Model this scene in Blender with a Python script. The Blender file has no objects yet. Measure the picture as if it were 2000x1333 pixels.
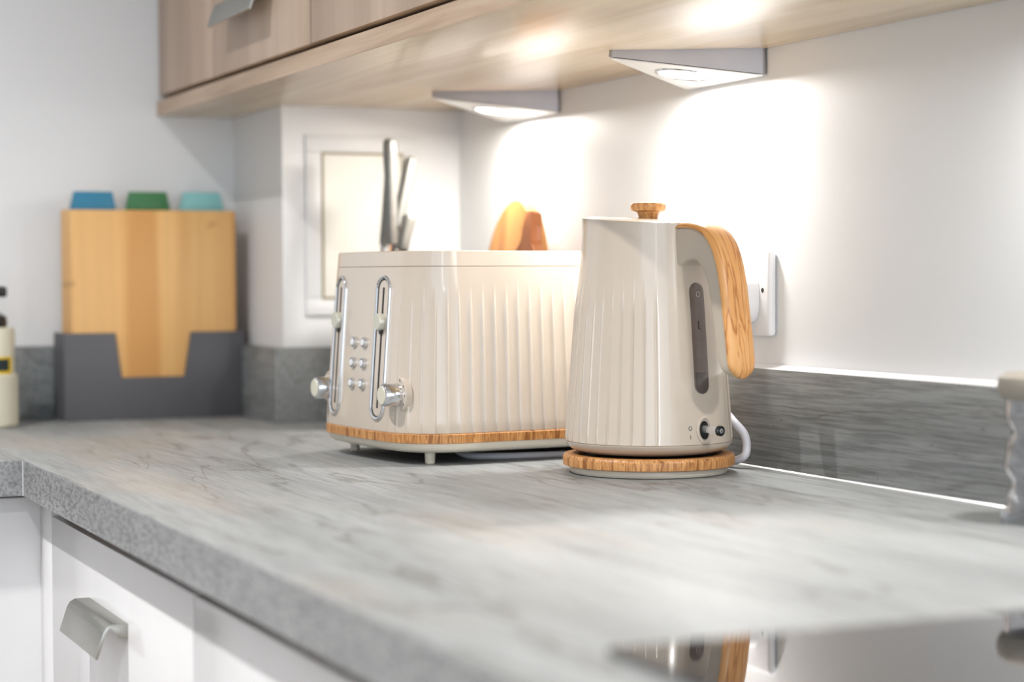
import bpy, bmesh, math, random
from mathutils import Vector, Matrix
random.seed(7)
PI = math.pi
S = bpy.context.scene
COL = S.collection
Z0 = 0.91                      # height of the worktop above the floor
CH = 0.19                      # camera height above the worktop

# ------------------------------------------------------------------ camera
yaw, pitch, roll = 0.41836, -0.03205, -0.00401
F = Vector((math.sin(yaw)*math.cos(pitch), math.cos(yaw)*math.cos(pitch), math.sin(pitch)))
R = Vector((math.cos(yaw), -math.sin(yaw), 0)); U = R.cross(F)
R, U = math.cos(roll)*R + math.sin(roll)*U, -math.sin(roll)*R + math.cos(roll)*U
cam = bpy.data.cameras.new('camera'); co = bpy.data.objects.new('camera', cam); COL.objects.link(co)
m = Matrix.Identity(4)
for i in range(3):
    m[i][0], m[i][1], m[i][2] = R[i], U[i], -F[i]
m[0][3], m[1][3], m[2][3] = -1.0433, 0.0, Z0 + CH
co.matrix_world = m
cam.sensor_width = 36; cam.lens = 3889/2000*36; cam.clip_start = .02
cam.dof.use_dof = True; cam.dof.focus_distance = 1.93; cam.dof.aperture_fstop = 3.4
S.camera = co

# ------------------------------------------------------------------ light
S.view_settings.view_transform = 'Standard'; S.view_settings.look = 'None'
S.view_settings.gamma = 1; S.view_settings.use_curve_mapping = False
S.view_settings.exposure = 0.4
try:
    S.cycles.use_denoising = True
    S.cycles.max_bounces = 8; S.cycles.sample_clamp_indirect = 6
except Exception: pass
w = bpy.data.worlds.new('world'); S.world = w; w.use_nodes = True
bg = w.node_tree.nodes['Background']; bg.inputs[0].default_value = (.84, .93, 1.03, 1); bg.inputs[1].default_value = 1.9

def area(name, loc, aim, size, power, col=(1, 1, 1), spread=180, shape='DISK', size_y=None):
    l = bpy.data.lights.new(name, 'AREA'); l.shape = shape; l.size = size
    if size_y: l.size_y = size_y
    l.energy = power; l.color = col; l.spread = math.radians(spread)
    o = bpy.data.objects.new(name, l); COL.objects.link(o); o.location = loc
    o.rotation_euler = Vector(aim).to_track_quat('-Z', 'Y').to_euler()
    return o
CEIL = 1.50                    # ceiling above the worktop
DOWN = [(-1.36, 1.78), (-1.36, 0.35), (-2.6, 1.3)]  # the second spot is unseen, added for highlights
for (x, y) in DOWN:
    area('ceiling_spot_lamp', (x, y, Z0 + CEIL - .012), (0, 0, -1), .045, 14 if x > -2 else 4, (1, .985, .97), 115)

area('highlight_strip', (-1.12, -2.1, 1.45), (.1, 1, -.02), .045, 3.2, (.93, .97, 1), 180, 'RECTANGLE', 1.6)  # unseen strip light, added for thin highlights on kettle and toaster

# ------------------------------------------------------------------ helpers
def tag(o, label=None, cat=None, group=None, kind=None):
    if label: o['label'] = label
    if cat: o['category'] = cat
    if group: o['group'] = group
    if kind: o['kind'] = kind
    return o
def empty(name, loc, rz=0, label=None, cat=None, group=None, kind=None):
    o = bpy.data.objects.new(name, None); COL.objects.link(o); o.empty_display_size = .02
    o.location = loc; o.rotation_euler = (0, 0, rz)
    return tag(o, label, cat, group, kind)
def obj(name, bm, mat, parent=None, loc=(0, 0, 0), smooth=True, angle=35, rot=(0, 0, 0)):
    bmesh.ops.recalc_face_normals(bm, faces=bm.faces)
    me = bpy.data.meshes.new(name); bm.to_mesh(me); bm.free()
    me.materials.append(mat)
    if smooth:
        me.polygons.foreach_set('use_smooth', [True]*len(me.polygons))
        try: me.set_sharp_from_angle(angle=math.radians(angle))
        except Exception: pass
    o = bpy.data.objects.new(name, me); COL.objects.link(o)
    o.location = loc; o.rotation_euler = rot
    if parent: o.parent = parent
    return o
def box(bm, x0, x1, y0, y1, z0, z1, bev=0, seg=2):
    r = bmesh.ops.create_cube(bm, size=1)
    vs = r['verts']
    for v in vs:
        v.co = Vector(((x0+x1)/2 + v.co.x*(x1-x0), (y0+y1)/2 + v.co.y*(y1-y0), (z0+z1)/2 + v.co.z*(z1-z0)))
    if bev:
        es = list({e for v in vs for e in v.link_edges})
        bmesh.ops.bevel(bm, geom=es, offset=bev, segments=seg, affect='EDGES', profile=.5)
    return bm
def mbox(*a, **k): return box(bmesh.new(), *a, **k)
def loft(bm, rings, cap=True, closed=True):
    V = [[bm.verts.new(p) for p in r] for r in rings]
    n = len(V[0])
    for a, b in zip(V, V[1:]):
        for i in range(n if closed else n-1):
            j = (i+1) % n
            bm.faces.new((a[i], a[j], b[j], b[i]))
    if cap:
        bm.faces.new(V[0][::-1]); bm.faces.new(V[-1])
    return bm
def lathe(bm, prof, n=64, c=(0, 0), cap=True):
    return loft(bm, [[(c[0]+r*math.cos(2*PI*i/n), c[1]+r*math.sin(2*PI*i/n), z) for i in range(n)] for r, z in prof], cap)
def mlathe(prof, n=64, c=(0, 0)): return lathe(bmesh.new(), prof, n, c)
def prism(bm, pts, axis, a, b, bev=0):
    """pts: 2-D polygon; extruded along axis from a to b"""
    def P(p, t):
        return {'x': (t, p[0], p[1]), 'y': (p[0], t, p[1]), 'z': (p[0], p[1], t)}[axis]
    A = [bm.verts.new(P(p, a)) for p in pts]; B = [bm.verts.new(P(p, b)) for p in pts]
    n = len(pts)
    fs = [bm.faces.new(A[::-1]), bm.faces.new(B)]
    for i in range(n): fs.append(bm.faces.new((A[i], A[(i+1) % n], B[(i+1) % n], B[i])))
    if bev:
        es = list({e for f in fs for e in f.edges})
        bmesh.ops.bevel(bm, geom=es, offset=bev, segments=2, affect='EDGES', profile=.5)
    return bm
def catmull(pts, n=8):
    P = [Vector(p) for p in pts]; P = [P[0]*2-P[1]] + P + [P[-1]*2-P[-2]]
    out = []
    for i in range(1, len(P)-2):
        for k in range(n):
            t = k/n
            out.append(.5*((2*P[i]) + (P[i+1]-P[i-1])*t + (2*P[i-1]-5*P[i]+4*P[i+1]-P[i+2])*t*t + (3*P[i]-P[i-1]-3*P[i+1]+P[i+2])*t**3))
    out.append(P[-2]); return out
def tube(bm, pts, r, n=12, closed=False):
    pts = [Vector(p) for p in pts]; N = len(pts); rings = []; up = None
    for i in range(N):
        if closed: d = (pts[(i+1) % N]-pts[i-1]).normalized()
        else: d = (pts[min(i+1, N-1)]-pts[max(i-1, 0)]).normalized()
        if up is None:
            up = Vector((0, 0, 1)) if abs(d.z) < .9 else Vector((1, 0, 0))
        up = (up - d*up.dot(d)).normalized(); s = d.cross(up)
        rr = r[i] if isinstance(r, (list, tuple)) else r
        rings.append([pts[i] + (up*math.cos(2*PI*k/n) + s*math.sin(2*PI*k/n))*rr for k in range(n)])
    if closed:
        rings.append(rings[0]); loft(bm, rings, cap=False)
        bmesh.ops.remove_doubles(bm, verts=bm.verts, dist=1e-6)
    else: loft(bm, rings)
    return bm
def sstep(a, b, x):
    t = max(0, min(1, (x-a)/(b-a))); return t*t*(3-2*t)
def interp(tab, z):
    if z <= tab[0][0]: return tab[0][1]
    for (a, ra), (b, rb) in zip(tab, tab[1:]):
        if z <= b: return ra + (rb-ra)*(z-a)/(b-a)
    return tab[-1][1]

# ------------------------------------------------------------------ materials
class NT:
    def __init__(s, name):
        s.m = bpy.data.materials.new(name); s.m.use_nodes = True; s.t = s.m.node_tree
        s.b = s.t.nodes['Principled BSDF']
    def n(s, k, **kw):
        x = s.t.nodes.new(k)
        for a, v in kw.items(): setattr(x, a, v)
        return x
    def l(s, a, b): s.t.links.new(a, b)
    def coord(s, scale=(1, 1, 1), rot=(0, 0, 0), loc=(0, 0, 0)):
        tc = s.n('ShaderNodeTexCoord'); mp = s.n('ShaderNodeMapping')
        mp.inputs['Scale'].default_value = scale; mp.inputs['Rotation'].default_value = rot; mp.inputs['Location'].default_value = loc
        s.l(tc.outputs['Object'], mp.inputs[0]); return mp.outputs[0]
    def noise(s, vec, scale, detail=4, rough=.5, dist=0):
        x = s.n('ShaderNodeTexNoise'); x.inputs['Scale'].default_value = scale; x.inputs['Detail'].default_value = detail
        x.inputs['Roughness'].default_value = rough; x.inputs['Distortion'].default_value = dist
        s.l(vec, x.inputs['Vector']); return x.outputs[0]
    def ramp(s, fac, stops):
        r = s.n('ShaderNodeValToRGB'); e = r.color_ramp.elements
        while len(e) < len(stops): e.new(.5)
        for k, (p, c) in zip(e, stops):
            k.position = p; k.color = (*c, 1) if len(c) == 3 else c
        s.l(fac, r.inputs[0]); return r.outputs[0]
    def mix(s, fac, a, b, mode='MIX'):
        x = s.n('ShaderNodeMix', data_type='RGBA', blend_type=mode)
        if isinstance(fac, (int, float)): x.inputs[0].default_value = fac
        else: s.l(fac, x.inputs[0])
        for i, v in ((6, a), (7, b)):
            if isinstance(v, tuple): x.inputs[i].default_value = (*v, 1)
            else: s.l(v, x.inputs[i])
        return x.outputs[2]
    def bump(s, h, strength=.2, dist=.001):
        x = s.n('ShaderNodeBump'); x.inputs['Strength'].default_value = strength; x.inputs['Distance'].default_value = dist
        s.l(h, x.inputs['Height']); s.l(x.outputs[0], s.b.inputs['Normal'])
    def set(s, **kw):
        for k, v in kw.items():
            i = s.b.inputs[k.replace('_', ' ')]
            if isinstance(v, bpy.types.NodeSocket): s.l(v, i)
            elif isinstance(v, tuple): i.default_value = (*v, 1)
            else: i.default_value = v
        return s
def srgb(r, g, b):
    f = lambda c: (c/255/12.92) if c/255 <= .04045 else ((c/255+.055)/1.055)**2.4
    return (f(r), f(g), f(b))
def plain(name, col, rough=.5, metal=0, spec=.5, coat=0, var=.04, trans=0, ior=1.5, alpha=1, nscale=30):
    a = NT(name); v = a.coord()
    f = a.noise(v, nscale, 3)
    dark = tuple(c*(1-var) for c in col); lit = tuple(min(1, c*(1+var)) for c in col)
    a.set(Base_Color=a.ramp(f, [(.35, dark), (.65, lit)]), Roughness=rough, Metallic=metal, Specular_IOR_Level=spec, Coat_Weight=coat, Transmission_Weight=trans, IOR=ior, Coat_Roughness=.03)
    return a.m
def wood(name, stops, axis='z', freq=60, stretch=.05, rough=.45, dist=1.0, rot=(0, 0, 0), bump=.1, fine=True):
    a = NT(name)
    sc = {'x': (stretch, 1, 1), 'y': (1, stretch, 1), 'z': (1, 1, stretch)}[axis]
    v = a.coord(sc, rot)
    big = a.noise(v, freq, 3, .5, dist)
    col = a.ramp(big, stops)
    sc2 = tuple(x*(1 if x == 1 else .25) for x in sc)
    v2 = a.coord(sc2, rot)
    fn = a.noise(v2, freq*7, 4, .6)
    col = a.mix(.28 if fine else .1, col, a.ramp(fn, [(.35, (.35, .3, .25)), (.6, (1, 1, 1))]), 'MULTIPLY')
    a.set(Base_Color=col, Roughness=rough); a.bump(fn, bump, .0005)
    return a.m

def worktop_mat(name, light=(156, 159, 159), dark=(128, 131, 131), fine=.45, rough=.5, crack=.7, warm=.4, st=.035, band=60):
    a = NT(name)
    g1 = a.noise(a.coord((1, .12, 1)), 10, 6, .62, .15)
    base = a.ramp(g1, [(.30, srgb(*dark)), (.62, srgb(*light))])
    g2 = a.noise(a.coord((1, st, 1)), 330, 4, .7)              # fine pores along the grain
    base = a.mix(fine, base, a.ramp(g2, [(.40, (.40, .41, .42)), (.56, (1, 1, 1))]), 'MULTIPLY')
    g3 = a.noise(a.coord((1, st*1.3, 1), loc=(1.3, 0, 2)), band, 3, .6)
    base = a.mix(.5, base, a.ramp(g3, [(.36, (.72, .72, .71)), (.50, (1, 1, 1))]), 'MULTIPLY')
    cr = a.noise(a.coord((1, .14, 1), loc=(3.1, 1.7, 0)), 11, 6, .5, .6)   # thin dark cracks following the grain
    base = a.mix(crack, base, a.ramp(cr, [(.484, (1, 1, 1)), (.497, (.46, .43, .39)), (.512, (1, 1, 1))]), 'MULTIPLY')
    wm = a.noise(a.coord((1, .4, 1), loc=(7, 3, 1)), 6, 2)
    base = a.mix(a.ramp(wm, [(.54, (0, 0, 0)), (.74, (warm, warm, warm))]), base, srgb(158, 144, 128))
    sp = a.noise(a.coord((1, .5, 1), loc=(4, 1, 2)), 170, 2, .5)
    base = a.mix(.5, base, a.ramp(sp, [(.24, (.3, .3, .3)), (.30, (1, 1, 1))]), 'MULTIPLY')
    a.set(Base_Color=base, Roughness=rough, Specular_IOR_Level=.7); a.bump(g2, .12, .0004)
    return a.m

WHITE_WALL = NT('wall_paint')
_v = WHITE_WALL.coord(); _n = WHITE_WALL.noise(_v, 140, 4, .6)
WHITE_WALL.set(Base_Color=WHITE_WALL.ramp(WHITE_WALL.noise(WHITE_WALL.coord(), 2, 2), [(.3, (.79, .795, .80)), (.7, (.81, .815, .82))]), Roughness=.42, Specular_IOR_Level=.4)
WHITE_WALL.bump(_n, .10, .001); WHITE_WALL = WHITE_WALL.m
TOP = worktop_mat('worktop_laminate')
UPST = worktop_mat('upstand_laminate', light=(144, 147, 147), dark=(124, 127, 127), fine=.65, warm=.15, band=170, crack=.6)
EDGE = worktop_mat('edge_laminate', light=(160, 162, 163), dark=(136, 138, 139), fine=.8, warm=.0, crack=.1, st=.28, band=120)
CREAM = plain('cream_gloss_enamel', srgb(204, 191, 176), rough=.2, spec=.6, coat=.6, var=.01)
CREAM_P = plain('cream_plastic', srgb(222, 214, 198), rough=.3, var=.01)
CHROME = plain('chrome', (.75, .76, .78), rough=.08, metal=1, var=.02)
STEEL = plain('brushed_steel', (.25, .25, .235), rough=.42, metal=.35, var=.05, nscale=80)
NICKEL = plain('satin_aluminium', (.40, .395, .36), rough=.35, metal=1, var=.03, nscale=200)
GREYMET = plain('lamp_housing_metal', (.42, .42, .45), rough=.4, metal=1, var=.03)
BLACK = plain('black_plastic', (.012, .012, .013), rough=.35, var=.1)
DARKSLOT = plain('dark_slot', (.02, .02, .02), rough=.6, var=.1)
WHITE_GLOSS = plain('white_gloss_door', srgb(224, 224, 225), rough=.18, spec=.5, var=.008)
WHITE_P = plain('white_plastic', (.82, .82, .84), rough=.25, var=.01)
CARC = plain('cabinet_carcase', (.55, .53, .50), rough=.6)
GAP = plain('shadow_gap_strip', srgb(95, 72, 52), rough=.7)  # dark brown puts the shade of the cabinet gaps into the colour
OAK = [(.36, srgb(178, 118, 62)), (.47, srgb(216, 158, 96)), (.56, srgb(232, 178, 118)), (.66, srgb(204, 144, 84))]
OAK_RING = wood('oak_ring_wood', [(.36, srgb(146, 92, 44)), (.43, srgb(216, 158, 98)), (.49, srgb(160, 104, 54)), (.55, srgb(222, 166, 106)), (.66, srgb(168, 112, 60))], 'z', 190, .06, .4, .3, rot=(.0, .55, 0))
OAK_BAND = wood('oak_band_wood', [(.36, srgb(150, 96, 46)), (.44, srgb(212, 154, 94)), (.5, srgb(164, 108, 56)), (.58, srgb(216, 160, 100)), (.66, srgb(184, 126, 72))], 'z', 130, .12, .4, .6, rot=(.35, .5, 0))
def uvwood(name):
    a = NT(name); tc = a.n('ShaderNodeTexCoord'); mp = a.n('ShaderNodeMapping'); mp.inputs['Scale'].default_value = (.10, 1, 1)
    a.l(tc.outputs['UV'], mp.inputs[0]); v = mp.outputs[0]
    g = a.noise(v, 95, 3, .5, .5)
    c = a.ramp(g, [(.34, srgb(226, 168, 104)), (.455, srgb(222, 162, 98)), (.485, srgb(176, 112, 56)), (.52, srgb(224, 166, 104)), (.60, srgb(230, 176, 116)), (.635, srgb(186, 122, 64)), (.68, srgb(226, 168, 106))])
    mp2 = a.n('ShaderNodeMapping'); mp2.inputs['Scale'].default_value = (.04, 1, 1); a.l(tc.outputs['UV'], mp2.inputs[0])
    f = a.noise(mp2.outputs[0], 900, 3, .6)
    c = a.mix(.25, c, a.ramp(f, [(.35, (.55, .45, .35)), (.6, (1, 1, 1))]), 'MULTIPLY')
    a.set(Base_Color=c, Roughness=.35); a.bump(f, .1, .0004); return a.m
OAK_UV = uvwood('oak_handle_grain')
OAK_HANDLE = wood('oak_handle_wood', [(.40, srgb(176, 116, 62)), (.46, srgb(216, 160, 100)), (.6, srgb(226, 172, 112)), (.66, srgb(186, 126, 70))], 'z', 120, .05, .35, .6)
OAK_KNOB = wood('oak_knob_wood', OAK, 'z', 180, .2, .4, .3)
CABW = wood('cabinet_oak_upright', [(.32, srgb(178, 155, 135)), (.5, srgb(193, 169, 149)), (.68, srgb(205, 182, 162))], 'z', 9, .08, .5, .8, fine=False)
CABH = wood('cabinet_oak_lit', [(.32, srgb(202, 178, 146)), (.5, srgb(219, 198, 166)), (.68, srgb(230, 212, 184))], 'y', 11, .08, .24, 1.2, fine=False)  # oak lightened: bounce light on the underside is put into the colour
EDGEW = wood('cabinet_oak_edge_shaded', [(.32, srgb(170, 144, 120)), (.5, srgb(190, 164, 139)), (.68, srgb(202, 178, 154))], 'y', 60, .06, .45, .6, fine=False)  # same oak in its shaded tone, for the front of the base board
def bamboo(name, a0, a1, freq, seed):
    a = NT(name); v = a.coord((1, 1, .03), loc=(seed, seed*2, 0))
    st = a.noise(v, freq, 1, .3)
    c = a.ramp(st, [(.32, a0), (.45, a1), (.52, tuple(x*.93 for x in a1)), (.6, a1), (.7, tuple((x+y)/2 for x, y in zip(a0, a1)))])
    kn = a.noise(a.coord((1, 1, 2.6), loc=(seed, 0, seed)), 14, 1)
    c = a.mix(a.ramp(kn, [(.70, (0, 0, 0)), (.76, (.5, .5, .5))]), c, tuple(x*.6 for x in a0))
    a.set(Base_Color=c, Roughness=.45); return a.m
BAMBOO = bamboo('bamboo', srgb(202, 148, 84), srgb(224, 176, 112), 26, 1.3)
BEECH = bamboo('two_tone_wood', srgb(148, 88, 38), srgb(196, 138, 76), 20, 4.2)
GREYBOX = plain('grey_stand_plastic', srgb(84, 84, 88), rough=.55, var=.02)
TEAL = plain('blue_tab', srgb(40, 122, 156), .5); GREEN = plain('green_tab', srgb(58, 120, 74), .5); MINT = plain('mint_tab', srgb(136, 198, 200), .5)
CREAM_CER = plain('cream_ceramic', srgb(212, 208, 188), rough=.35, var=.01)
YELLOW = plain('yellow_label', srgb(226, 190, 20), .5)
LABELDARK = plain('dark_label', srgb(24, 40, 46), .5)
GAUGE = plain('smoked_gauge', srgb(112, 98, 92), rough=.15, var=.10, nscale=60, coat=.3)
GAUGEW = plain('smoked_gauge_water', srgb(88, 80, 76), rough=.12, var=.06, nscale=60, coat=.3)
CLEAR = plain('clear_plastic', (.95, .95, .95), rough=.05, trans=.85, ior=1.45)
GLASS = plain('clear_glass', (.97, .97, 1.0), rough=.02, trans=1, ior=1.48, var=0)
LID = plain('taupe_lid', srgb(132, 126, 116), rough=.45)
CORD = plain('white_cord', srgb(215, 215, 222), rough=.4, var=.02)
LETTER = plain('printed_mark', (.06, .06, .07), .5)
FLOORM = wood('floor_boards', [(.3, srgb(120, 100, 80)), (.7, srgb(160, 136, 110))], 'y', 6, .1, .5, 1)
CEILM = plain('ceiling_paint', (.8, .8, .8), .7)
PANELM = plain('panel_cream', srgb(226, 224, 216), .4, var=.02)
PANELG = plain('panel_groove', srgb(150, 138, 108), .5)
HOBG = NT('hob_glass'); HOBG.set(Base_Color=HOBG.ramp(HOBG.noise(HOBG.coord(), 40, 2), [(.3, (.010, .010, .011)), (.7, (.014, .014, .015))]), Roughness=.03, IOR=2.3, Specular_IOR_Level=.5); HOBG = HOBG.m
def emit(name, col, st):
    a = NT(name); f = a.noise(a.coord(), 20, 1)
    a.set(Base_Color=(1, 1, 1), Emission_Color=a.ramp(f, [(0, col), (1, tuple(c*.98 for c in col))]), Emission_Strength=st); return a.m
LED = emit('led_diffuser', (1, .96, .9), 4)
SPOTM = emit('spot_diffuser', (1, .96, .9), 10)

# ------------------------------------------------------------------ room shell
W, T, C, H = .665, .0173, .3621, .417
Y1, Y2, PX = 2.7491, 2.5224, -.2519
def struct(name, bm, mat): return tag(obj(name, bm, mat, loc=(0, 0, Z0), smooth=False), kind='structure')
struct('wall_right', mbox(0, .12, -2.2, Y1+.12, -Z0, CEIL), WHITE_WALL)
struct('wall_back', mbox(-3.4, 0, Y1, Y1+.12, -Z0, CEIL), WHITE_WALL)
struct('wall_pillar', mbox(PX, 0, Y2, Y1, -Z0, CEIL), WHITE_WALL)
struct('wall_left', mbox(-3.52, -3.4, -2.2, Y1+.12, -Z0, CEIL), WHITE_WALL)
struct('floor', mbox(-3.6, .12, -2.2, Y1+.12, -Z0-.08, -Z0), FLOORM)
struct('ceiling', mbox(-3.6, .12, -2.2, Y1+.12, CEIL, CEIL+.08), CEILM)

# recessed panel on the pillar
p = empty('access_panel', (-.1405, Y2-.0, Z0+.005), 0, 'white framed cover panel on the alcove wall behind the knives', 'panel')
bm = bmesh.new()
for (a, b, c_, d) in ((-.080, .080, .352, .374), (-.080, .080, .135, .157), (-.080, -.058, .157, .352), (.058, .080, .157, .352)):
    box(bm, a, b, -.0035, 0, c_, d, .001)
obj('frame', bm, WHITE_WALL, p)
bm = bmesh.new()
for (a, b, c_, d) in ((-.058, .058, .349, .352), (-.058, .058, .157, .160), (-.058, -.0555, .16, .349), (.0555, .058, .16, .349)):
    box(bm, a, b, -.0045, 0, c_, d)
obj('inner_trim', bm, PANELG, p)
obj('panel_face', mbox(-.0555, .0555, -.003, 0, .16, .349), PANELM, p)

# ------------------------------------------------------------------ worktops
YC = 2.1145; TH = .0376
t = obj('worktop', prism(bmesh.new(), [(-W, -.2), (-.0005, -.2), (-.0005, Y2-.0005), (PX-.0005, Y2-.0005), (PX-.0005, Y1-.0005), (-W, Y1-.0005)], 'z', -TH, 0, .0012), TOP, loc=(0, 0, Z0))
obj('front_edge', mbox(-W-.0009, -W, -.2, YC-.0002, -TH, -.0009), EDGE, t, smooth=False)
tag(t, 'long grey stone-look worktop carrying the toaster and the kettle', 'worktop')
t = obj('worktop', mbox(-2.3, -W-.0006, YC, Y1-.0005, -TH, 0, bev=.0012), TOP, loc=(0, 0, Z0))
obj('front_edge', mbox(-2.3, -W-.0016, YC-.0009, YC, -TH, -.0009), EDGE, t, smooth=False)
obj('corner_seam', mbox(-W-.0016, -W-.0008, YC-.0016, YC-.0001, -TH, -.0009), WHITE_P, t, smooth=False)
tag(t, 'grey worktop leg at the far left under the soap bottle, joined at the corner seam', 'worktop')
# upstands
def upstand(name, x0, x1, y0, y1, label):
    o = empty(name, (0, 0, Z0), 0, label, 'upstand')
    obj('board', mbox(x0, x1, y0, y1, 0.0002, .0985, bev=.0006), UPST, o)
    return o
e = upstand('upstand', -T, -.0003, -.2, Y2-T-.0004, 'long grey upstand along the right wall behind the kettle')
obj('white_bead', prism(bmesh.new(), [(-T+.001, .0985), (-.0003, .0985), (-.0003, .1022), (-.005, .0998)], 'y', -.2, Y2-T-.0004), WHITE_P, e)  # white strip along the top edge of the upstand
obj('white_bead', prism(bmesh.new(), [(-T-.0013, .0001), (-T, .0001), (-T, .0013)], 'y', -.2, Y2-T-.0004), WHITE_P, e)  # thin white strip along the foot of the upstand
upstand('upstand', PX-T, -.0003, Y2-T, Y2-.0004, 'short grey upstand across the lit alcove wall left of the toaster')
upstand('upstand', PX-T, PX-.0004, Y2+.0001, Y1-T-.0004, 'dark grey return upstand just right of the chopping board stand')
upstand('upstand', -2.3, PX-.0008, Y1-T, Y1-.0004, 'grey upstand on the rear wall behind the soap bottle and board stand')

# ------------------------------------------------------------------ wall cabinets
def leaf_handle(name, parent, y0, y1, z, xf, mat):
    """bent aluminium pull: flange on the face, top shelf leaving the face, then a drop lip; front looks to -x"""
    t = .0022
    pts = [(0, 0), (0, .002), (-.018, .002), (-.0225, -.0005), (-.0245, -.005), (-.0335, -.030), (-.0355, -.0295), (-.0262, -.0035), (-.024, .0022), (-.019, .0042), (0, .0042)]
    pts = [(xf-.0002, z-.0125), (xf-.0085, z-.0125), (xf-.0105, z-.0075), (xf-.0140, z-.0040), (xf-.0160, z-.0034), (xf-.0180, z-.005), (xf-.0198, z-.0085), (xf-.0270, z-.0305), (xf-.0292, z-.0297), (xf-.0220, z-.0075), (xf-.0190, z-.0025), (xf-.014, z), (xf-.0002, z)]
    return obj(name, prism(bmesh.new(), pts, 'y', y0, y1, .0004), mat, parent, angle=25)
def wall_cab(y0, y1, label, handle=None, filler=False):
    o = empty('wall_cabinet', (0, 0, Z0), 0, label, 'wall cabinet', 'oak wall cabinets above the worktop')
    g = .0032 if filler else .0018
    obj('carcase', mbox(-C+.022, -.001, y0+.0003, y1-.0003, .4405, .98), GAP, o, smooth=False)
    obj('bottom_gap_shade', mbox(-C+.010, -.001, y0+.0003, y1-.0003, .4371, .4404), GAP, o, smooth=False)  # dark strip imitates the shade in the gap under the door
    d = obj('door', mbox(-C+.002, -C+.0215, y0+g, y1-g, .4445, .978, bev=.0008), CABW, o)
    if handle: leaf_handle('handle', d, handle[0], handle[1], .527, -C+.002, NICKEL)
    return o
wall_cab(2.462, Y1-.001, 'narrow oak corner wall cabinet panel next to the rear wall', filler=True)
wall_cab(2.072, 2.461, 'oak wall cabinet whose door shows a bent metal pull', (2.205, 2.386))
wall_cab(1.472, 2.071, 'wide oak wall cabinet right of the pull handle, above the two lights')
wall_cab(.872, 1.471, 'oak wall cabinet nearest the camera, only its base in view')
o = obj('light_pelmet', mbox(-C, -.001, .87, Y2-.0005, H, .4370, bev=.0006), CABH, loc=(0, 0, Z0))
obj('front_edge', mbox(-C-.0008, -C, .87, Y1-.0015, H, .4370), EDGEW, o, smooth=False)
box_extra = bmesh.new(); box_extra.from_mesh(o.data); box(box_extra, -C, PX-.001, Y2-.0005, Y1-.001, H, .4370); box_extra.to_mesh(o.data); box_extra.free()
tag(o, 'oak base board, lit tone in its colour, under the wall cabinets holding the triangular lights', 'cabinet base board')

# ------------------------------------------------------------------ triangular lights
def tri_light(dy, label):
    y0 = 1.714; w_ = .166
    o = empty('under_cabinet_light', (0, y0+dy, Z0+H), 0, label, 'light', 'triangular lights under the wall cabinets')
    A, B, Cc = Vector((-.001, 0, 0)), Vector((-.1425, .0765, 0)), Vector((-.001, .166, 0))
    top = [A, B, Cc]
    a1, b1, c1 = Vector((-.001, .0, -.0265)), Vector((-.1425, .0765, -.0065)), Vector((-.001, .166, -.0265))
    bm = bmesh.new()
    # rounded-ish: two extra verts at the apex
    def ring(pts, inset):
        cen = sum(pts, Vector())/3; out = []
        for i, p_ in enumerate(pts):
            q, r_ = pts[i-1], pts[(i+1) % 3]
            for k in range(5):
                t_ = k/4
                d0 = (q-p_).normalized()*.006; d1 = (r_-p_).normalized()*.006
                v = p_ + d0*(1-t_)**2 + d1*t_**2
                out.append(v + (cen-v).normalized()*inset)
        return out
    r0 = ring(top, .0008); r1 = ring([Vector((v.x, v.y, z)) for v, z in zip(top, (-.0262, -.006, -.0262))], .0)
    # hole for the led in the sloping face
    n = (b1-a1).cross(c1-a1).normalized()
    if n.z > 0: n = -n
    cen = (a1+b1+c1)/3 + Vector((-.004, 0, 0)); cen -= n*((cen-a1).dot(n))
    loft(bm, [r0, r1], cap=True)
    obj('housing', bm, GREYMET, o, angle=30)
    u = Vector((0, 1, 0)); u = (u - n*u.dot(n)).normalized(); v = n.cross(u)
    def disc(r, off, prof=None):
        return [cen + n*off + (u*math.cos(2*PI*k/40)+v*math.sin(2*PI*k/40))*r for k in range(40)]
    face = bmesh.new()   # bright satin face plate on the slope
    fr = ring([a1, b1, c1], .0025)
    loft(face, [[p_ + n*.0001 for p_ in fr], [p_ + n*.0012 for p_ in ring([a1, b1, c1], .0035)]])
    obj('face_plate', face, plain('satin_face_plate', (.8, .8, .78), rough=.35, metal=.5), o)
    obj('bezel', loft(bmesh.new(), [disc(.0300, .0010), disc(.0295, .0024), disc(.0265, .0026), disc(.0258, .0010)], cap=False), CHROME, o)
    obj('diffuser', loft(bmesh.new(), [disc(.0257, .0008), disc(.0255, .0018)]), LED, o)
    l = area('under_cabinet_lamp', (0, y0+dy, Z0+H) and (cen + n*.0045 + Vector((0, y0+dy, Z0+H))), n, .046, 1.25 if dy > .1 else 1.55, (1, .95, .88) if dy > .1 else (1, .98, .955), 180)
    return o
tri_light(0, 'triangular steel light under the cabinets, the nearer one right of the kettle lid')
tri_light(.4795, 'triangular steel light under the cabinets, the farther one by the alcove')

tri_light(-.66, 'triangular light under the cabinets nearest the camera, above the hob end')

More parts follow.
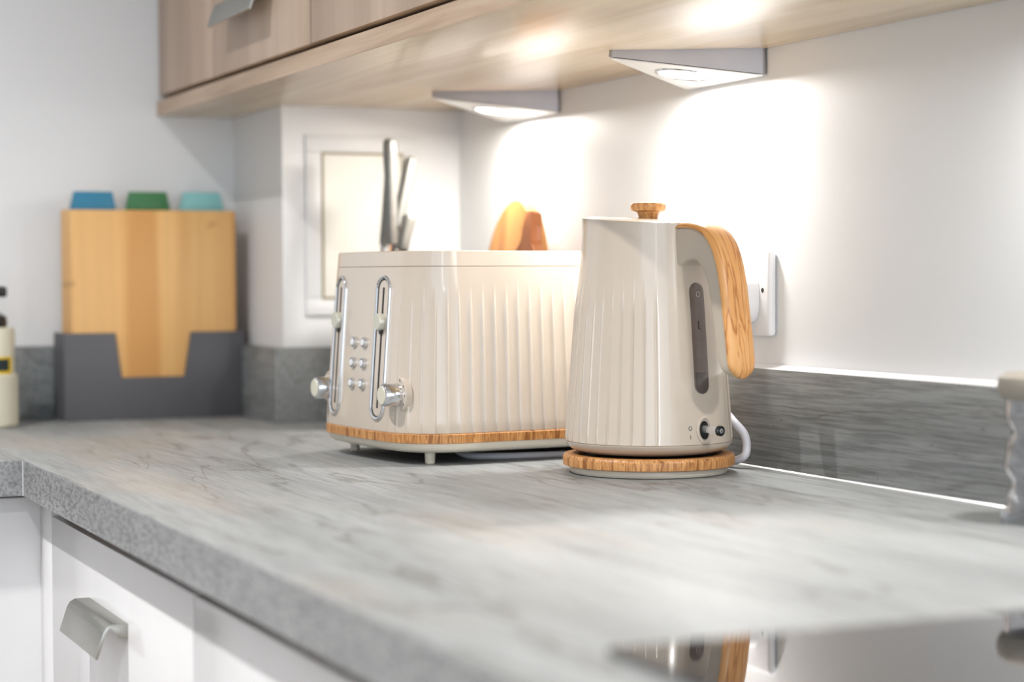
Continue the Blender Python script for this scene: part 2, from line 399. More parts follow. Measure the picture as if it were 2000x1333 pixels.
# ------------------------------------------------------------------ base cabinets
def base_cab(y0, y1, label, handle=None):
    o = empty('base_cabinet', (0, 0, Z0), 0, label, 'base cabinet', 'white base cabinets under the worktop')
    obj('carcase', mbox(-W+.040, -.02, y0+.0004, y1-.0004, -.76, -TH-.0005), CARC, o, smooth=False)
    d = obj('drawer_front', mbox(-W+.0205, -W+.0395, y0+.0022, y1-.0022, -.34, -TH-.0180, bev=.0008), WHITE_GLOSS, o)
    obj('top_gap_shade', mbox(-W+.0360, -W+.0399, y0+.0004, y1-.0004, -.06, -TH-.0004), GAP, o)  # dark strip imitates the shade in the gap above the drawer
    obj('drawer_front', mbox(-W+.0205, -W+.0395, y0+.0022, y1-.0022, -.755, -.343, bev=.0008), WHITE_GLOSS, o)
    if handle: leaf_handle('handle', d, handle[0], handle[1], -.1135, -W+.0205, NICKEL)
    return o
base_cab(1.5095, 2.075, 'white gloss base cabinet at left with a bent metal pull', (1.732, 1.890))
base_cab(.9085, 1.5085, 'white gloss base cabinet below the worktop edge, right of the dark door gap')
base_cab(.3075, .9075, 'white gloss base cabinet nearest the camera below the hob')
o = obj('corner_post', mbox(-W+.0205, -W+.052, 2.0765, YC+.0214, -.76, -TH-.0005, bev=.0005), WHITE_GLOSS, loc=(0, 0, Z0)); tag(o, 'narrow white corner filler strip left of the drawer front', 'filler panel')
o = empty('base_cabinet', (0, 0, Z0), 0, 'white base cabinet under the left worktop leg, at the left edge', 'base cabinet', 'white base cabinets under the worktop')
obj('carcase', mbox(-2.3, -W, YC+.041, Y1-.03, -.76, -TH-.0005), CARC, o, smooth=False)
obj('door', mbox(-1.9, -W+.0225, YC+.0215, YC+.0405, -.755, -TH-.004, bev=.0008), WHITE_GLOSS, o)
o = obj('plinth', mbox(-W+.07, -W+.086, .3075, 2.1, -Z0+.0, -.761), WHITE_GLOSS, loc=(0, 0, Z0)); tag(o, 'white plinth board below the base cabinets', 'plinth')

# ------------------------------------------------------------------ hob
hob = empty('hob', (-.5976, .8873, Z0), 0, 'dark mirror-like glass hob set in the worktop at bottom right', 'hob')
obj('glass_plate', mbox(0, .53, -.60, 0, .0002, .0045, bev=.0010, seg=2), HOBG, hob, smooth=False)

# ------------------------------------------------------------------ toaster
TX, TY, TR = -.180, 1.975, .094
A_, B_, RR = .150, .126, .052
toaster = empty('toaster', (0, 0, Z0), 0, 'cream four-slice toaster with fluted sides and a wooden base band', 'toaster')
# local origin chosen so that the control face is at -x
_c = Vector((-.337, 1.9735)) + Vector((math.cos(TR), math.sin(TR)))*A_
toaster.location = (_c.x, _c.y, Z0); toaster.rotation_euler = (0, 0, TR)
def perim():
    """samples around a rounded rectangle: (kind, data, rib phase, ribbed?)"""
    out = []
    pitch = .0145
    segs = []
    sx, sy = A_-RR, B_-RR
    # start at the middle of -y side, run toward +x
    segs = [('l', (-sx, -1, sx, -1)), ('a', (1, -1)), ('l', (1, -sy, 1, sy)), ('a', (1, 1)), ('l', (sx, 1, -sx, 1)), ('a', (-1, 1)), ('l', (-1, sy, -1, -sy)), ('a', (-1, -1))]
    pos = 0
    for k, d in segs:
        L = {'l': (2*sx if k == 'l' and abs(d[1]) == 1 and abs(d[3]) == 1 and d[1] == d[3] else 2*sy), 'a': PI/2*RR}[k]
        n = max(1, round(L/pitch))
        for i in range(n):
            for fr, h in ((0, 0), (.35, .05), (.72, .10), (.77, .55), (.82, .95), (.87, 1.0), (.92, .6), (.97, .05)):
                out.append((k, d, (i+fr)/n, h))
    return out
PER = perim()
def pt(k, d, t, A, B, r):
    if k == 'l':
        if abs(d[1]) == 1 and d[1] == d[3]:
            x = (d[0]+(d[2]-d[0])*t)*(A-r)/(A_-RR); return Vector((x, d[1]*B)), Vector((0, d[1]))
        y = (d[1]+(d[3]-d[1])*t)*(B-r)/(B_-RR); return Vector((d[0]*A, y)), Vector((d[0], 0))
    a0 = {(1, -1): -PI/2, (1, 1): 0, (-1, 1): PI/2, (-1, -1): PI}[d]
    a = a0 + t*PI/2; n = Vector((math.cos(a), math.sin(a)))
    return Vector((d[0]*(A-r), d[1]*(B-r))) + n*r, n
def tring(z, inset, rib=0):
    A, B, r = A_-inset, B_-inset, RR-inset*.8
    out = []
    for k, d, t, h in PER:
        p_, n = pt(k, d, t, A, B, r)
        a = rib
        if p_.x < -A+.0005+r*.6 and abs(p_.y) < B: a *= sstep(.066, .085, -p_.y) if p_.y < 0 else sstep(.066, .085, p_.y)
        if p_.x < 0: p_.x -= .0095*max(0, 1-(p_.y/B)**2)*sstep(0, A-r, -p_.x)
        p_ = p_ + n*(h-.3)*.0011*a
        out.append((p_.x, p_.y, z))
    return out
def tape(z): return .0125*sstep(-.1, 1.0, (z-.03)/.185)*1.0 if False else .0125*(z-.033)/.18
rings = []
for i in range(25):
    z = .0325 + (.2010-.0325)*i/24
    rings.append(tring(z, tape(z) + (.0012 if i == 0 else 0), 1-sstep(.150, .185, z)))
obj('body', loft(bmesh.new(), rings), CREAM, toaster, angle=50)
obj('upper_rim', loft(bmesh.new(), [tring(.2010, tape(.2)+.0012), tring(.2020, tape(.2)+.0002), tring(.2165, tape(.2165)+.0003), tring(.2173, tape(.217)+.0012), tring(.2174, tape(.217)+.004), tring(.2170, tape(.217)+.007), tring(.2125, tape(.215)+.010), tring(.2125, tape(.215)+.03)]), CREAM, toaster, angle=40)
obj('wood_band', loft(bmesh.new(), [tring(.0222, .0012), tring(.0228, -.0004), tring(.0312, -.0006), tring(.0322, .0008)]), OAK_BAND, toaster, angle=50)
obj('base_skirt', loft(bmesh.new(), [tring(.0118, .022), tring(.0122, .014), tring(.0142, .0065), tring(.0172, .0028), tring(.0222, .0012)]), CREAM_P, toaster, angle=60)
obj('base_plate', loft(bmesh.new(), [tring(.0105, .035), tring(.0120, .035)]), BLACK, toaster)
for (x, y) in ((-.118, -.0905), (-.118, .0905), (.118, -.0905), (.118, .0905)):
    obj('foot', mlathe([(.0042, 0), (.0050, .0006), (.0055, .0115), (.0055, .0135)], 24, (x, y)), CREAM_P, toaster)
for y in (-.066, -.022, .022, .066):
    s = obj('bread_slot', mbox(-.105, .105, y-.013, y+.013, .2120, .2132, bev=.0003), DARKSLOT, toaster)
    obj('slot_frame', tube(bmesh.new(), [(a, b, .2135) for a, b in ((-.105, y-.0125), (.105, y-.0125), (.105, y+.0125), (-.105, y+.0125))], .0012, 8, True), CHROME, s)
LEAN = math.atan(.0125/.18)
def faceX(z, y=None): return -(A_ - tape(z)) - (0 if y is None else .0095*(1-(y/(B_-tape(z)))**2))
def capsule(yc, z0, z1, hw, n=14):
    pts = []
    for k in range(n+1):
        a = PI*k/n; pts.append((yc+hw*math.cos(a), z1-hw+hw*math.sin(a)))
    for k in range(n+1):
        a = PI+PI*k/n; pts.append((yc+hw*math.cos(a), z0+hw+hw*math.sin(a)))
    return pts
for y, zl in ((-.0478, .1445), (.0590, .1445)):
    P2 = capsule(y, .0450, .1905, .0130)
    t_ = obj('lever_track', tube(bmesh.new(), [(faceX(z, yy)-.0006, yy, z) for yy, z in P2], .0021, 10, True), CHROME, toaster)
    obj('track_shade', tube(bmesh.new(), [(faceX(z, yy)-.0006, yy, z) for yy, z in capsule(y, .0470, .1885, .0108)], .0009, 8, True), BLACK, t_)  # black tube stands in for the shade inside the deep lever recess
    P3 = capsule(y, .0475, .1880, .0103)
    bm = bmesh.new(); bm.faces.new([bm.verts.new((faceX(z, yy)-.0006, yy, z)) for yy, z in P3])
    obj('track_panel', bm, CREAM, t_, smooth=False)
    # dark slit
    bm = bmesh.new(); box(bm, -.0007, -.0002, y-.0014, y+.0014, .056, .180)
    for v in bm.verts: v.co.x += faceX(v.co.z, v.co.y)-.0003
    obj('slit', bm, DARKSLOT, t_, smooth=False)
    lv = obj('lever_knob', tube(bmesh.new(), [(faceX(zl, y)+d, y, zl) for d in (.0, -.0055, -.0070)], [.0088, .0088, .0078], 24), plain('lever_cap', srgb(208, 206, 190), .25, metal=.25), toaster)
    obj('lever_stem', tube(bmesh.new(), [(faceX(zl, y)+.001, y, zl-.0095), (faceX(zl, y)-.003, y, zl-.0095)], .0035, 10), BLACK, lv)
for y in (-.0125, .0125):
    for z in (.1225, .101, .0795):
        b = obj('button', tube(bmesh.new(), [(faceX(z, y)+d, y, z) for d in (.0, -.0030, -.0038)], [.0056, .0056, .0046], 22), CHROME, toaster)
        obj('button_cap', tube(bmesh.new(), [(faceX(z, y)+d, y, z) for d in (-.0036, -.0044)], [.0036, .0032], 18), WHITE_P, b)
for y in (-.0835, .0835):
    z = .0710
    k = obj('dial', tube(bmesh.new(), [(faceX(z)+d, y, z) for d in (.0, -.002, -.0205, -.0218)], [.0115, .0122, .0112, .0098], 36), CHROME, toaster, angle=50)
    obj('dial_cap', tube(bmesh.new(), [(faceX(z)+d, y, z) for d in (-.0216, -.0224)], [.0096, .0090], 30), plain('dial_cap', srgb(214, 210, 192), .3), k)
    pl = obj('dial_plate', tube(bmesh.new(), [(faceX(z)+d, y, z) for d in (.004, -.0026, -.0032)], [.0185, .0185, .0178], 40), CREAM, toaster)
    bm = bmesh.new()
    for q in range(8):
        a = -2.2 + q*.63
        cy, cz = y+.0155*math.sin(a), z+.0155*math.cos(a)
        box(bm, faceX(z)-.0035, faceX(z)-.0030, cy-.0006, cy+.0006, cz-.0011, cz+.0011)
    obj('dial_mark', bm, LETTER, pl, smooth=False)
cord = obj('cord', tube(bmesh.new(), catmull([(-.02, .05, .014), (-.045, .0, .010), (-.058, -.055, .0036), (-.03, -.085, .0034), (.02, -.098, .0034), (.085, -.108, .0034), (.128, -.095, .0034), (.140, -.05, .0034)], 8), .0034, 10), CORD, toaster)

# ------------------------------------------------------------------ kettle
KX, KY = -.1362, 1.7136; KS = .985
KR = math.atan2(-.978, .21) + .015
kb = empty('power_base', (KX, KY, Z0), KR, 'round cream power base with a wooden ring, the kettle standing on it', 'power base'); kb.scale = (KS, KS, 1)
obj('foot_pad', mlathe([(.0740, 0), (.0770, .0008), (.0785, .0030), (.0775, .0078)], 80), CREAM_P, kb)
obj('wood_ring', loft(bmesh.new(), [[(r*math.cos(2*PI*i/96), r*math.sin(2*PI*i/96), z) for i in range(96)] for r, z in ((.0700, .0075), (.0815, .0072), (.0846, .0082), (.0850, .0150), (.0838, .0182), (.0815, .0190), (.0700, .0188), (.0690, .0170), (.0700, .0075))], cap=False), OAK_RING, kb, angle=60)
obj('inner_plate', mlathe([(.0700, .0076), (.0700, .0150), (.030, .0155)], 64), DARKSLOT, kb)
obj('connector', mlathe([(.016, .0150), (.016, .0180), (.012, .0188)], 32), BLACK, kb)
kettle = empty('kettle', (KX, KY, Z0), KR, 'cream fluted electric kettle with a wooden handle and lid knob', 'kettle'); kettle.scale = (KS, KS, 1); kettle.location.z += .0008
PROF = [(.0190, .062), (.0205, .070), (.0232, .0765), (.027, .0808), (.0300, .0822), (.0306, .0808), (.0312, .0820), (.05, .0806), (.08, .0783), (.110, .0760), (.14, .0735), (.151, .0727), (.18, .0696), (.205, .0668), (.225, .0655), (.238, .0653), (.2425, .0655)]
def krad(z): return interp(PROF, z)
NR = 42
angs = []
for i in range(NR):
    for fr, h in ((0, 0), (.3, .16), (.6, .32), (.78, .42), (.83, 1.0), (.88, 1.1), (.93, .5), (.96, .02)): angs.append((2*PI*(i+fr)/NR, h))
def kring(z, extra=0, top=False):
    out = []
    for a, h in angs:
        aa = (a+PI) % (2*PI) - PI
        amp = (1-sstep(.150, .190, z))*sstep(.50, .70, abs(aa))*sstep(.0310, .034, z)
        spout = math.exp(-((abs(aa)-PI)/.30)**2)*sstep(.195, .245, z)*.014
        r = krad(z)+extra + (h-.3)*.0011*amp + spout
        zz = z + (sstep(.17, .2425, z))*(.0012 - math.cos(a)*.0042 + math.exp(-((abs(aa)-PI)/.30)**2)*.0015)
        out.append((r*math.cos(a), r*math.sin(a), zz))
    return out
zs = [.0190, .0205, .0232, .027, .0300, .0306, .0312, .034] + [.034+(.2425-.034)*i/30 for i in range(1, 31)]
rings = [kring(z) for z in zs] + [kring(.2425, -.0008), kring(.2425, -.0030), kring(.236, -.0040)]
obj('body', loft(bmesh.new(), rings), CREAM, kettle, angle=50)
lid = obj('lid', mlathe([(.058, .2350), (.0600, .2395), (.0603, .2410), (.0590, .2422), (.045, .2442), (.02, .2455), (.004, .2456)], 64), CREAM, kettle, rot=(0, .064, 0), loc=(-.0150, 0, .0012))
kn = obj('lid_knob', mlathe([(.0088, .2450), (.0090, .248), (.0102, .2525), (.0118, .2548), (.0165, .2560), (.0176, .2590), (.0176, .2618), (.0165, .2632), (.010, .2636)], 48), OAK_KNOB, kettle, loc=(0, 0, -.0030))
# gauge
def patch(z0, z1, hw, off, n=120, mcols=10):
    rings = []
    for i in range(n+1):
        z = z0+(z1-z0)*i/n
        d = min(z-z0, z1-z)
        wv = hw*math.sqrt(max(0, 1-((hw-d)/hw)**2)) if d < hw else hw
        wv = max(wv, .0003)
        r = krad(z)
        top = [((r+off+.0006*(1-(2*j/mcols-1)**2))*math.cos(wv*(2*j/mcols-1)/r), (r+off+.0006*(1-(2*j/mcols-1)**2))*math.sin(wv*(2*j/mcols-1)/r), z) for j in range(mcols+1)]
        bot = [((r-.002)*math.cos(wv*(1-2*j/mcols)/r), (r-.002)*math.sin(wv*(1-2*j/mcols)/r), z) for j in range(mcols+1)]
        rings.append(top+bot)
    return loft(bmesh.new(), rings)
gz0, gz1 = .0785, .1835
ga = obj('water_gauge', patch(gz0, gz1, .0090, .0005), GAUGE, kettle, angle=60)
bm = patch(gz0+.0008, .1075, .0076, .0012)
bmesh.ops.bisect_plane(bm, geom=bm.verts[:]+bm.edges[:]+bm.faces[:], plane_co=(0, 0, .099), plane_no=(0, 0, 1), clear_outer=True)
obj('water_level', bm, GAUGEW, ga, angle=60)
r = krad(.172)+.0014
obj('gauge_mark', tube(bmesh.new(), [(r, .0020*math.cos(2*PI*k/16), .1725+.0024*math.sin(2*PI*k/16)) for k in range(16)], .0004, 6, True), plain('gauge_print', srgb(200, 190, 182), .4), ga)
r = krad(.143)+.0014
obj('gauge_mark', tube(bmesh.new(), [(r, -.0012, .147), (r+.0002, -.0012, .1405), (r+.0003, .0012, .1395)], .0005, 6), plain('gauge_print_mark', srgb(60, 54, 54), .4), ga)
# switch
def onbody(ang, z, off): r_ = krad(z)+off; return (r_*math.cos(ang), r_*math.sin(ang), z)
sz = .0445
def oval(hy, hz, off, n=40):
    return [onbody(hy*math.cos(2*PI*k/n)/krad(sz), sz+hz*math.sin(2*PI*k/n), off) for k in range(n)]
sw = obj('switch_ring', tube(bmesh.new(), oval(.0085, .0118, .0004), .0013, 10, True), CREAM, kettle)
obj('switch_well', loft(bmesh.new(), [oval(.0058, .0088, -.002), oval(.0058, .0088, .0006)]), BLACK, kettle)
lv = obj('switch_lever', tube(bmesh.new(), [(krad(sz)-.001, 0, sz+.0010), (krad(sz)+.010, 0, sz+.0008), (krad(sz)+.0210, 0, sz+.0005)], [.0036, .0038, .0042], 20), CLEAR, kettle)
obj('lever_tip', tube(bmesh.new(), [(krad(sz)+.0205, 0, sz+.0005), (krad(sz)+.0235, 0, sz+.0005), (krad(sz)+.0242, 0, sz+.0005)], [.0050, .0050, .0042], 24), plain('dark_chrome', (.08, .09, .10), .12, metal=1), lv)
obj('lever_cap', tube(bmesh.new(), [(krad(sz)+.0240, 0, sz+.0005), (krad(sz)+.0249, 0, sz+.0005)], [.0026, .0020], 18), CHROME, lv)
a0 = -.0165/krad(sz)
obj('power_mark', tube(bmesh.new(), [onbody(a0+.0017*math.cos(2*PI*k/18)/krad(sz), sz+.0022+.0019*math.sin(2*PI*k/18), .0002) for k in range(18)], .00028, 6, True), LETTER, kettle)
obj('power_mark', tube(bmesh.new(), [onbody(a0, sz-.0042, .0002), onbody(a0, sz-.0080, .0003)], .0003, 6), LETTER, kettle)
# handle (local +x)
outer = catmull([(.0560, 0, .2345), (.0660, 0, .2358), (.0800, 0, .2352), (.0950, 0, .2305), (.1070, 0, .2200), (.1150, 0, .2045), (.1206, 0, .1850), (.1248, 0, .1600), (.1288, 0, .1350), (.1318, 0, .1120), (.1333, 0, .0950)], 6)
inner = catmull([(.0560, 0, .1920), (.0660, 0, .1990), (.0760, 0, .2040), (.0865, 0, .2030), (.0955, 0, .1940), (.1012, 0, .1820), (.1056, 0, .1660), (.1100, 0, .1450), (.1140, 0, .1240), (.1185, 0, .1060), (.1245, 0, .0955)], 6)
N = len(outer)
WID = .0172
def rrect(o_, i_, hw, rr=.004, n=5):
    """rounded section between outer point and inner point"""
    d = (o_-i_); L = d.length; d = d.normalized(); rr = min(rr, L*.45, hw*.9); out = []
    for (sx, sy, a0_) in ((1, 1, 0), (-1, 1, PI/2), (-1, -1, PI), (1, -1, 3*PI/2)):
        for k in range(n+1):
            a = a0_ + PI/2*k/n
            u_ = (L/2 + sx*(L/2-rr)) + rr*math.cos(a); v_ = sy*(hw-rr) + rr*math.sin(a)
            out.append(i_ + d*u_ + Vector((0, v_, 0)))
    return out
secs = []
for i in range(N):
    t_ = i/(N-1)
    dist_end = (outer[-1]-outer[i]).length
    hw = WID if dist_end > WID else max(.003, WID*math.sqrt(max(0, 1-((WID-dist_end)/WID)**2)))
    if i == N-1: hw = .004
    hw *= .93 + .22*(1-sstep(0, .35, t_))
    secs.append(rrect(outer[i], inner[i], hw))
obj('handle_core', loft(bmesh.new(), secs), plain('handle_cream', srgb(196, 184, 168), rough=.3, var=.01), kettle, angle=50)
secs = []
for i in range(N):
    a, b = outer[max(i-1, 0)], outer[min(i+1, N-1)]
    tg = (b-a).normalized(); nn = Vector((tg.z, 0, -tg.x))
    if nn.x < 0 and i > N//3: nn = -nn
    if nn.z < 0 and i <= N//3: nn = -nn
    de, ds = (outer[-1]-outer[i]).length, (outer[0]-outer[i]).length
    hw = WID if de > WID else max(.003, WID*math.sqrt(max(0, 1-((WID-de)/WID)**2)))
    if i == N-1: hw = .004
    hw *= 1 + .20*(1-sstep(0, .030, ds))
    th = .0052*min(1, .55+ds/.03)*(min(1, .35+de/.010))
    sec = []
    for k in range(13):
        v_ = 1-2*k/12; sec.append(outer[i] + Vector((0, v_*hw, 0)) + nn*th*(1-abs(v_)**3.2)**.5)
    for k in range(5):
        v_ = -1+2*k/4; sec.append(outer[i] + Vector((0, v_*hw, 0)) - nn*.0008)
    secs.append(sec)
bm = loft(bmesh.new(), secs); uvl = bm.loops.layers.uv.new('grain'); bm.verts.ensure_lookup_table()
arc = [0]
for i in range(1, N): arc.append(arc[-1]+(outer[i]-outer[i-1]).length)
ns = len(secs[0]); bm.verts.index_update()
for f in bm.faces:
    for lp in f.loops:
        i = lp.vert.index; lp[uvl].uv = (arc[min(i//ns, N-1)], lp.vert.co.y)
obj('handle_grip', bm, OAK_UV, kettle, angle=60)
# kettle cord, in world axes through an unrotated helper conversion
Minv = (Matrix.Translation((KX, KY, 0)) @ Matrix.Rotation(KR, 4, 'Z') @ Matrix.Diagonal((KS, KS, 1, 1))).inverted()
cp = [(-.095, 1.803, .0046), (-.070, 1.785, .0046), (-.052, 1.755, .0046), (-.0435, 1.722, .0050), (-.0363, 1.7025, .0113), (-.0330, 1.7016, .0219), (-.0355, 1.7031, .0345), (-.0440, 1.712, .0480), (-.0430, 1.740, .064), (-.034, 1.765, .090), (-.028, 1.765, .120), (-.030, 1.740, .1425)]
obj('cord', tube(bmesh.new(), [Minv @ v_ for v_ in catmull(cp, 8)], .0042, 12), CORD, kb)

# ------------------------------------------------------------------ socket and plugs
so = empty('wall_socket', (0, 1.771, Z0+.1735), 0, 'white double wall socket behind the kettle handle', 'socket')
obj('face_plate', mbox(-.0100, -.0003, -.073, .073, -.043, .043, bev=.0040, seg=3), WHITE_P, so, angle=50)
for y in (-.060, .060):
    obj('screw', tube(bmesh.new(), [(-.0095, y*1.02, .0025), (-.0103, y*1.02, .0025)], [.0026, .0024], 16), DARKSLOT, so)
for y in (-.012, .012):
    obj('rocker', mbox(-.0140, -.0095, y-.005, y+.005, .012, .030, bev=.001), WHITE_P, so)
def plug(y, z, label):
    o = empty('plug', (-.0103, y, Z0+z), 0, label, 'plug', 'white plugs in the wall socket')
    sec = []
    for x, s in ((0, 1), (-.003, 1.0), (-.012, .97), (-.022, .90), (-.027, .80), (-.029, .6)):
        ring = []
        for k in range(32):
            a = 2*PI*k/32
            yy = math.copysign(abs(math.cos(a))**.7, math.cos(a))*.0215*s; zz = math.copysign(abs(math.sin(a))**.75, math.sin(a))*.0260*s
            ring.append((x, yy, zz))
        sec.append(ring)
    obj('plug_body', loft(bmesh.new(), sec), WHITE_P, o, angle=60)
    return o
plug(1.7370, .1680, 'white plug in the right side of the wall socket, beside the kettle handle')
plug(1.8000, .1680, 'white plug in the left side of the wall socket, behind the kettle')

# ------------------------------------------------------------------ boards leaning on the right wall
def oval_board(yc, w_, h_, th, lean, x0, label, mat, hole=False, hnd=0, rz=0):
    pts = []
    n = 40
    for k in range(n):
        a = 2*PI*k/n
        pts.append((w_/2*math.cos(a), h_/2 + h_/2*math.sin(a)))
    if hnd:
        pts = []
        for k in range(n+1):
            a = PI/2+.22 + (2*PI-.44)*k/n
            pts.append((w_/2*math.cos(a), h_/2 + h_/2*math.sin(a)))
        pts += [(.010, h_+hnd*.5), (.012, h_+hnd*.8), (.006, h_+hnd), (-.006, h_+hnd), (-.012, h_+hnd*.8), (-.010, h_+hnd*.5)]
    o = obj('serving_board', prism(bmesh.new(), pts, 'x', -th, 0, .0015), mat, loc=(x0, yc, Z0+.0005))
    o.rotation_euler = (0, lean, rz)
    return tag(o, label, 'chopping board')
oval_board(2.250, .17, .285, .018, .09, -.046, 'oval two-tone wooden board leaning on the wall behind the toaster', BEECH)
oval_board(2.176, .115, .236, .014, .13, -.074, 'smaller reddish wooden board with a knob, right of the oval board', bamboo('reddish_wood', srgb(150, 80, 38), srgb(180, 108, 60), 26, 6.4), hnd=.034)

# ------------------------------------------------------------------ knife block and knives
kbz = empty('knife_block', (-.150, 2.375, Z0), 0, 'dark knife block hidden behind the toaster', 'knife block')
BG = plain('block_grey', srgb(70, 70, 68), .45)
for a, b, c_, d in ((-.022, .024, -.052, -.049), (-.022, .024, .049, .052), (-.022, -.019, -.049, .049), (.021, .024, -.049, .049)):
    obj('side_panel', mbox(a, b, c_, d, .0005, .2215), BG, kbz)
obj('bottom_panel', mbox(-.019, .021, -.049, .049, .0005, .004), BG, kbz)
def knife(x, y, zb, L, tx, ty, wd, label, end_round=True):
    """steel handle rising from the block"""
    o = empty('kitchen_knife', (x, y, Z0+zb), 0, label, 'knife', 'steel-handled knives in the block')
    o.rotation_euler = (ty, tx, .5)
    sec = []
    for t_, s, e_ in ((0, .72, 0), (.04, .86, 0), (.3, .88, 0), (.6, .96, 0), (.85, 1.08, 0), (.95, 1.05, 0), (.99, .85, 0), (1, .55, 0)):
        ring = []
        for k in range(20):
            a = 2*PI*k/20
            ring.append((wd/2*s*math.copysign(abs(math.cos(a))**.7, math.cos(a)), wd*.40*s*math.copysign(abs(math.sin(a))**.7, math.sin(a)), L*t_))
        sec.append(ring)
    obj('handle', loft(bmesh.new(), sec), STEEL, o, angle=50)
    obj('blade', mbox(-.0060, .0060, -.0011, .0011, -.045, .004, bev=.0004), CHROME, o)
    return o
knife(-.1645, 2.346, .232, .132, -.02, 0, .017, 'tallest steel knife handle at the left of the knife block')
knife(-.1560, 2.398, .230, .136, .10, .03, .015, 'steel knife handle just behind the tallest one, leaning slightly right')
knife(-.1560, 2.366, .230, .120, .33, 0, .017, 'steel knife handle leaning right with its bright rounded end uppermost')
knife(-.1510, 2.344, .224, .047, .32, 0, .017, 'short steel knife handle low at the right of the knife block')
knife(-.1380, 2.384, .224, .034, .25, .05, .015, 'shortest steel knife handle at the rear right of the knife block')

# ------------------------------------------------------------------ chopping boards in their stand
YS = 2.655
st = empty('board_stand', (-.3900, YS, Z0), 0, 'dark grey stand with a notched front holding the chopping boards', 'board stand')
obj('front_panel', prism(bmesh.new(), [(-.1235, 0), (.1235, 0), (.1235, .1175), (.0485, .1175), (.0400, .0565), (-.0475, .0565), (-.0545, .1175), (-.1235, .1175)], 'y', 0, .003, .0006), GREYBOX, st)
obj('back_panel', mbox(-.1235, .1235, .0685, .0715, 0, .10, bev=.0006), GREYBOX, st)
obj('side_panel', mbox(-.1235, -.1205, .003, .0685, 0, .1175), GREYBOX, st)
obj('side_panel', mbox(.1205, .1235, .003, .0685, 0, .1175), GREYBOX, st)
obj('bottom_panel', mbox(-.1205, .1205, .003, .0685, 0, .003), GREYBOX, st)
for k in range(3):
    y = .0190+.0165*k; obj('divider', mbox(-.1200, .1200, y-.0008, y+.0008, .003, .09), GREYBOX, st)
def board(k, top, label, tabx=None, tmat=None):
    y = YS+.0045+.0165*k
    o = empty('chopping_board', (-.3895, y, Z0+.0035), 0, label, 'chopping board', 'bamboo boards in the grey stand')
    obj('board', mbox(-.1135, .1135, 0, .012, 0, top, bev=.002), BAMBOO, o)
    if tmat:
        obj('tab', prism(bmesh.new(), [(tabx-.0320, top-.004), (tabx+.0320, top-.004), (tabx+.0255, top+.0255), (tabx-.0255, top+.0255)], 'y', .001, .011, .001), tmat, o)
board(0, .2790, 'bamboo chopping board at the front of the grey stand')
board(1, .2785, 'bamboo chopping board with a blue tab, behind the front board', -.078, TEAL)
board(2, .2795, 'bamboo chopping board with a green tab in the middle', .0005, GREEN)
board(3, .2805, 'bamboo chopping board with a mint tab at the right', .0805, MINT)

# ------------------------------------------------------------------ soap bottle in a holder
ho = obj('bottle_holder', mlathe([(.0380, 0), (.0405, .002), (.0405, .066), (.0392, .0675), (.0375, .0665), (.0375, .004), (.010, .004)], 48), CREAM_CER, loc=(-.6212, 2.62, Z0+.0003))
tag(ho, 'cream ceramic pot standing round the foot of the soap bottle', 'holder')
so = empty('soap_bottle', (-.6212, 2.62, Z0+.0048), 0, 'cream soap bottle with a black pump at the left edge', 'bottle')
obj('bottle_body', mlathe([(.034, 0), (.0355, .002), (.0368, .118), (.0350, .1225), (.020, .1245), (.0185, .128)], 48), CREAM_CER, so)
obj('pump_collar', mlathe([(.0270, .1230), (.0275, .130), (.0262, .1375), (.012, .1450), (.0115, .147)], 32), BLACK, so)
obj('pump_stem', mlathe([(.004, .146), (.004, .163)], 16), WHITE_P, so)
obj('pump_head', mbox(-.016, .0270, -.009, .009, .162, .176, bev=.003), BLACK, so)
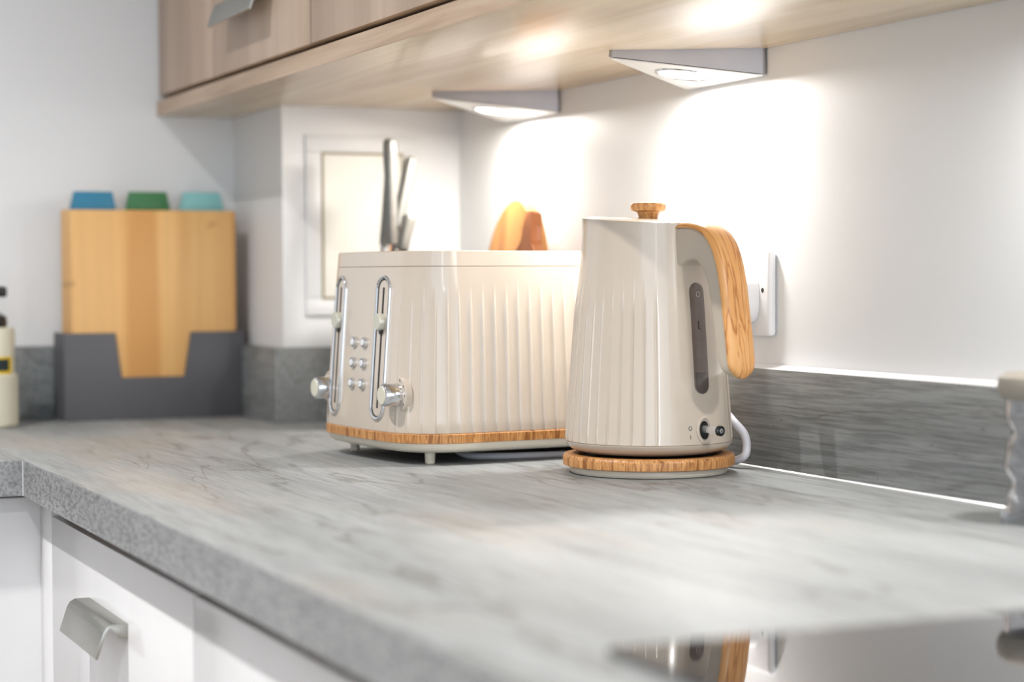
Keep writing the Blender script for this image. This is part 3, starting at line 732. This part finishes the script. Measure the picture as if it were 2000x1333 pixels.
def lab(a0, a1, z0, z1, off):
    rs = []
    for z in (z0, z1):
        rs.append([((.0366+off)*math.cos(a), (.0366+off)*math.sin(a), z) for a in [a0+(a1-a0)*k/16 for k in range(17)]] + [((.0345)*math.cos(a), (.0345)*math.sin(a), z) for a in [a1+(a0-a1)*k/16 for k in range(17)]])
    return loft(bmesh.new(), rs)
l_ = obj('label', lab(-2.2, -.70, .064, .086, .0006), YELLOW, so)
obj('label_print', lab(-2.1, -.86, .068, .083, .0010), LABELDARK, l_)

# ------------------------------------------------------------------ glass jar at the right edge
gj = empty('glass_jar', (-.0545, 1.2255, Z0), 0, 'wavy clear glass jar with a taupe lid at the right edge', 'jar')
prof = []
for i in range(26):
    z = .0005+.0950*i/25
    r = .0262 + .0016*math.sin(z*150+.6) + .0010*math.sin(z*330) + (.003*(1-i/3) if i < 3 else 0)
    prof.append((r, z))
inn = [(r-.0030, z) for r, z in prof[2:]][::-1]
rings = []
for r, z in prof+inn+[(.004, prof[2][1])]:
    rings.append([((r+.0007*math.sin(5*a+z*160))*math.cos(a), (r+.0007*math.sin(5*a+z*160))*math.sin(a), z) for a in [2*PI*k/48 for k in range(48)]])
obj('glass_body', loft(bmesh.new(), rings), GLASS, gj)
obj('lid', mlathe([(.024, .0945), (.0300, .0948), (.0328, .0985), (.0340, .1055), (.0325, .1120), (.028, .1155), (.010, .1165)], 48), LID, gj)

# ------------------------------------------------------------------ ceiling spots
for i, (x, y) in enumerate(DOWN):
    o = empty('ceiling_spotlight', (x, y, Z0+CEIL), 0, ['recessed ceiling spotlight above the drawer front', 'unseen recessed ceiling spotlight nearest the camera, added for highlights', 'recessed ceiling spotlight farthest from the worktop'][i], 'ceiling light', 'recessed ceiling spotlights')
    obj('trim_ring', loft(bmesh.new(), [[(r*math.cos(2*PI*k/40), r*math.sin(2*PI*k/40), z) for k in range(40)] for r, z in ((.048, 0), (.047, -.004), (.037, -.004), (.036, 0))], cap=False), WHITE_P, o)
    obj('diffuser', mlathe([(.0358, -.0015), (.0358, -.0005)], 40), SPOTM, o)
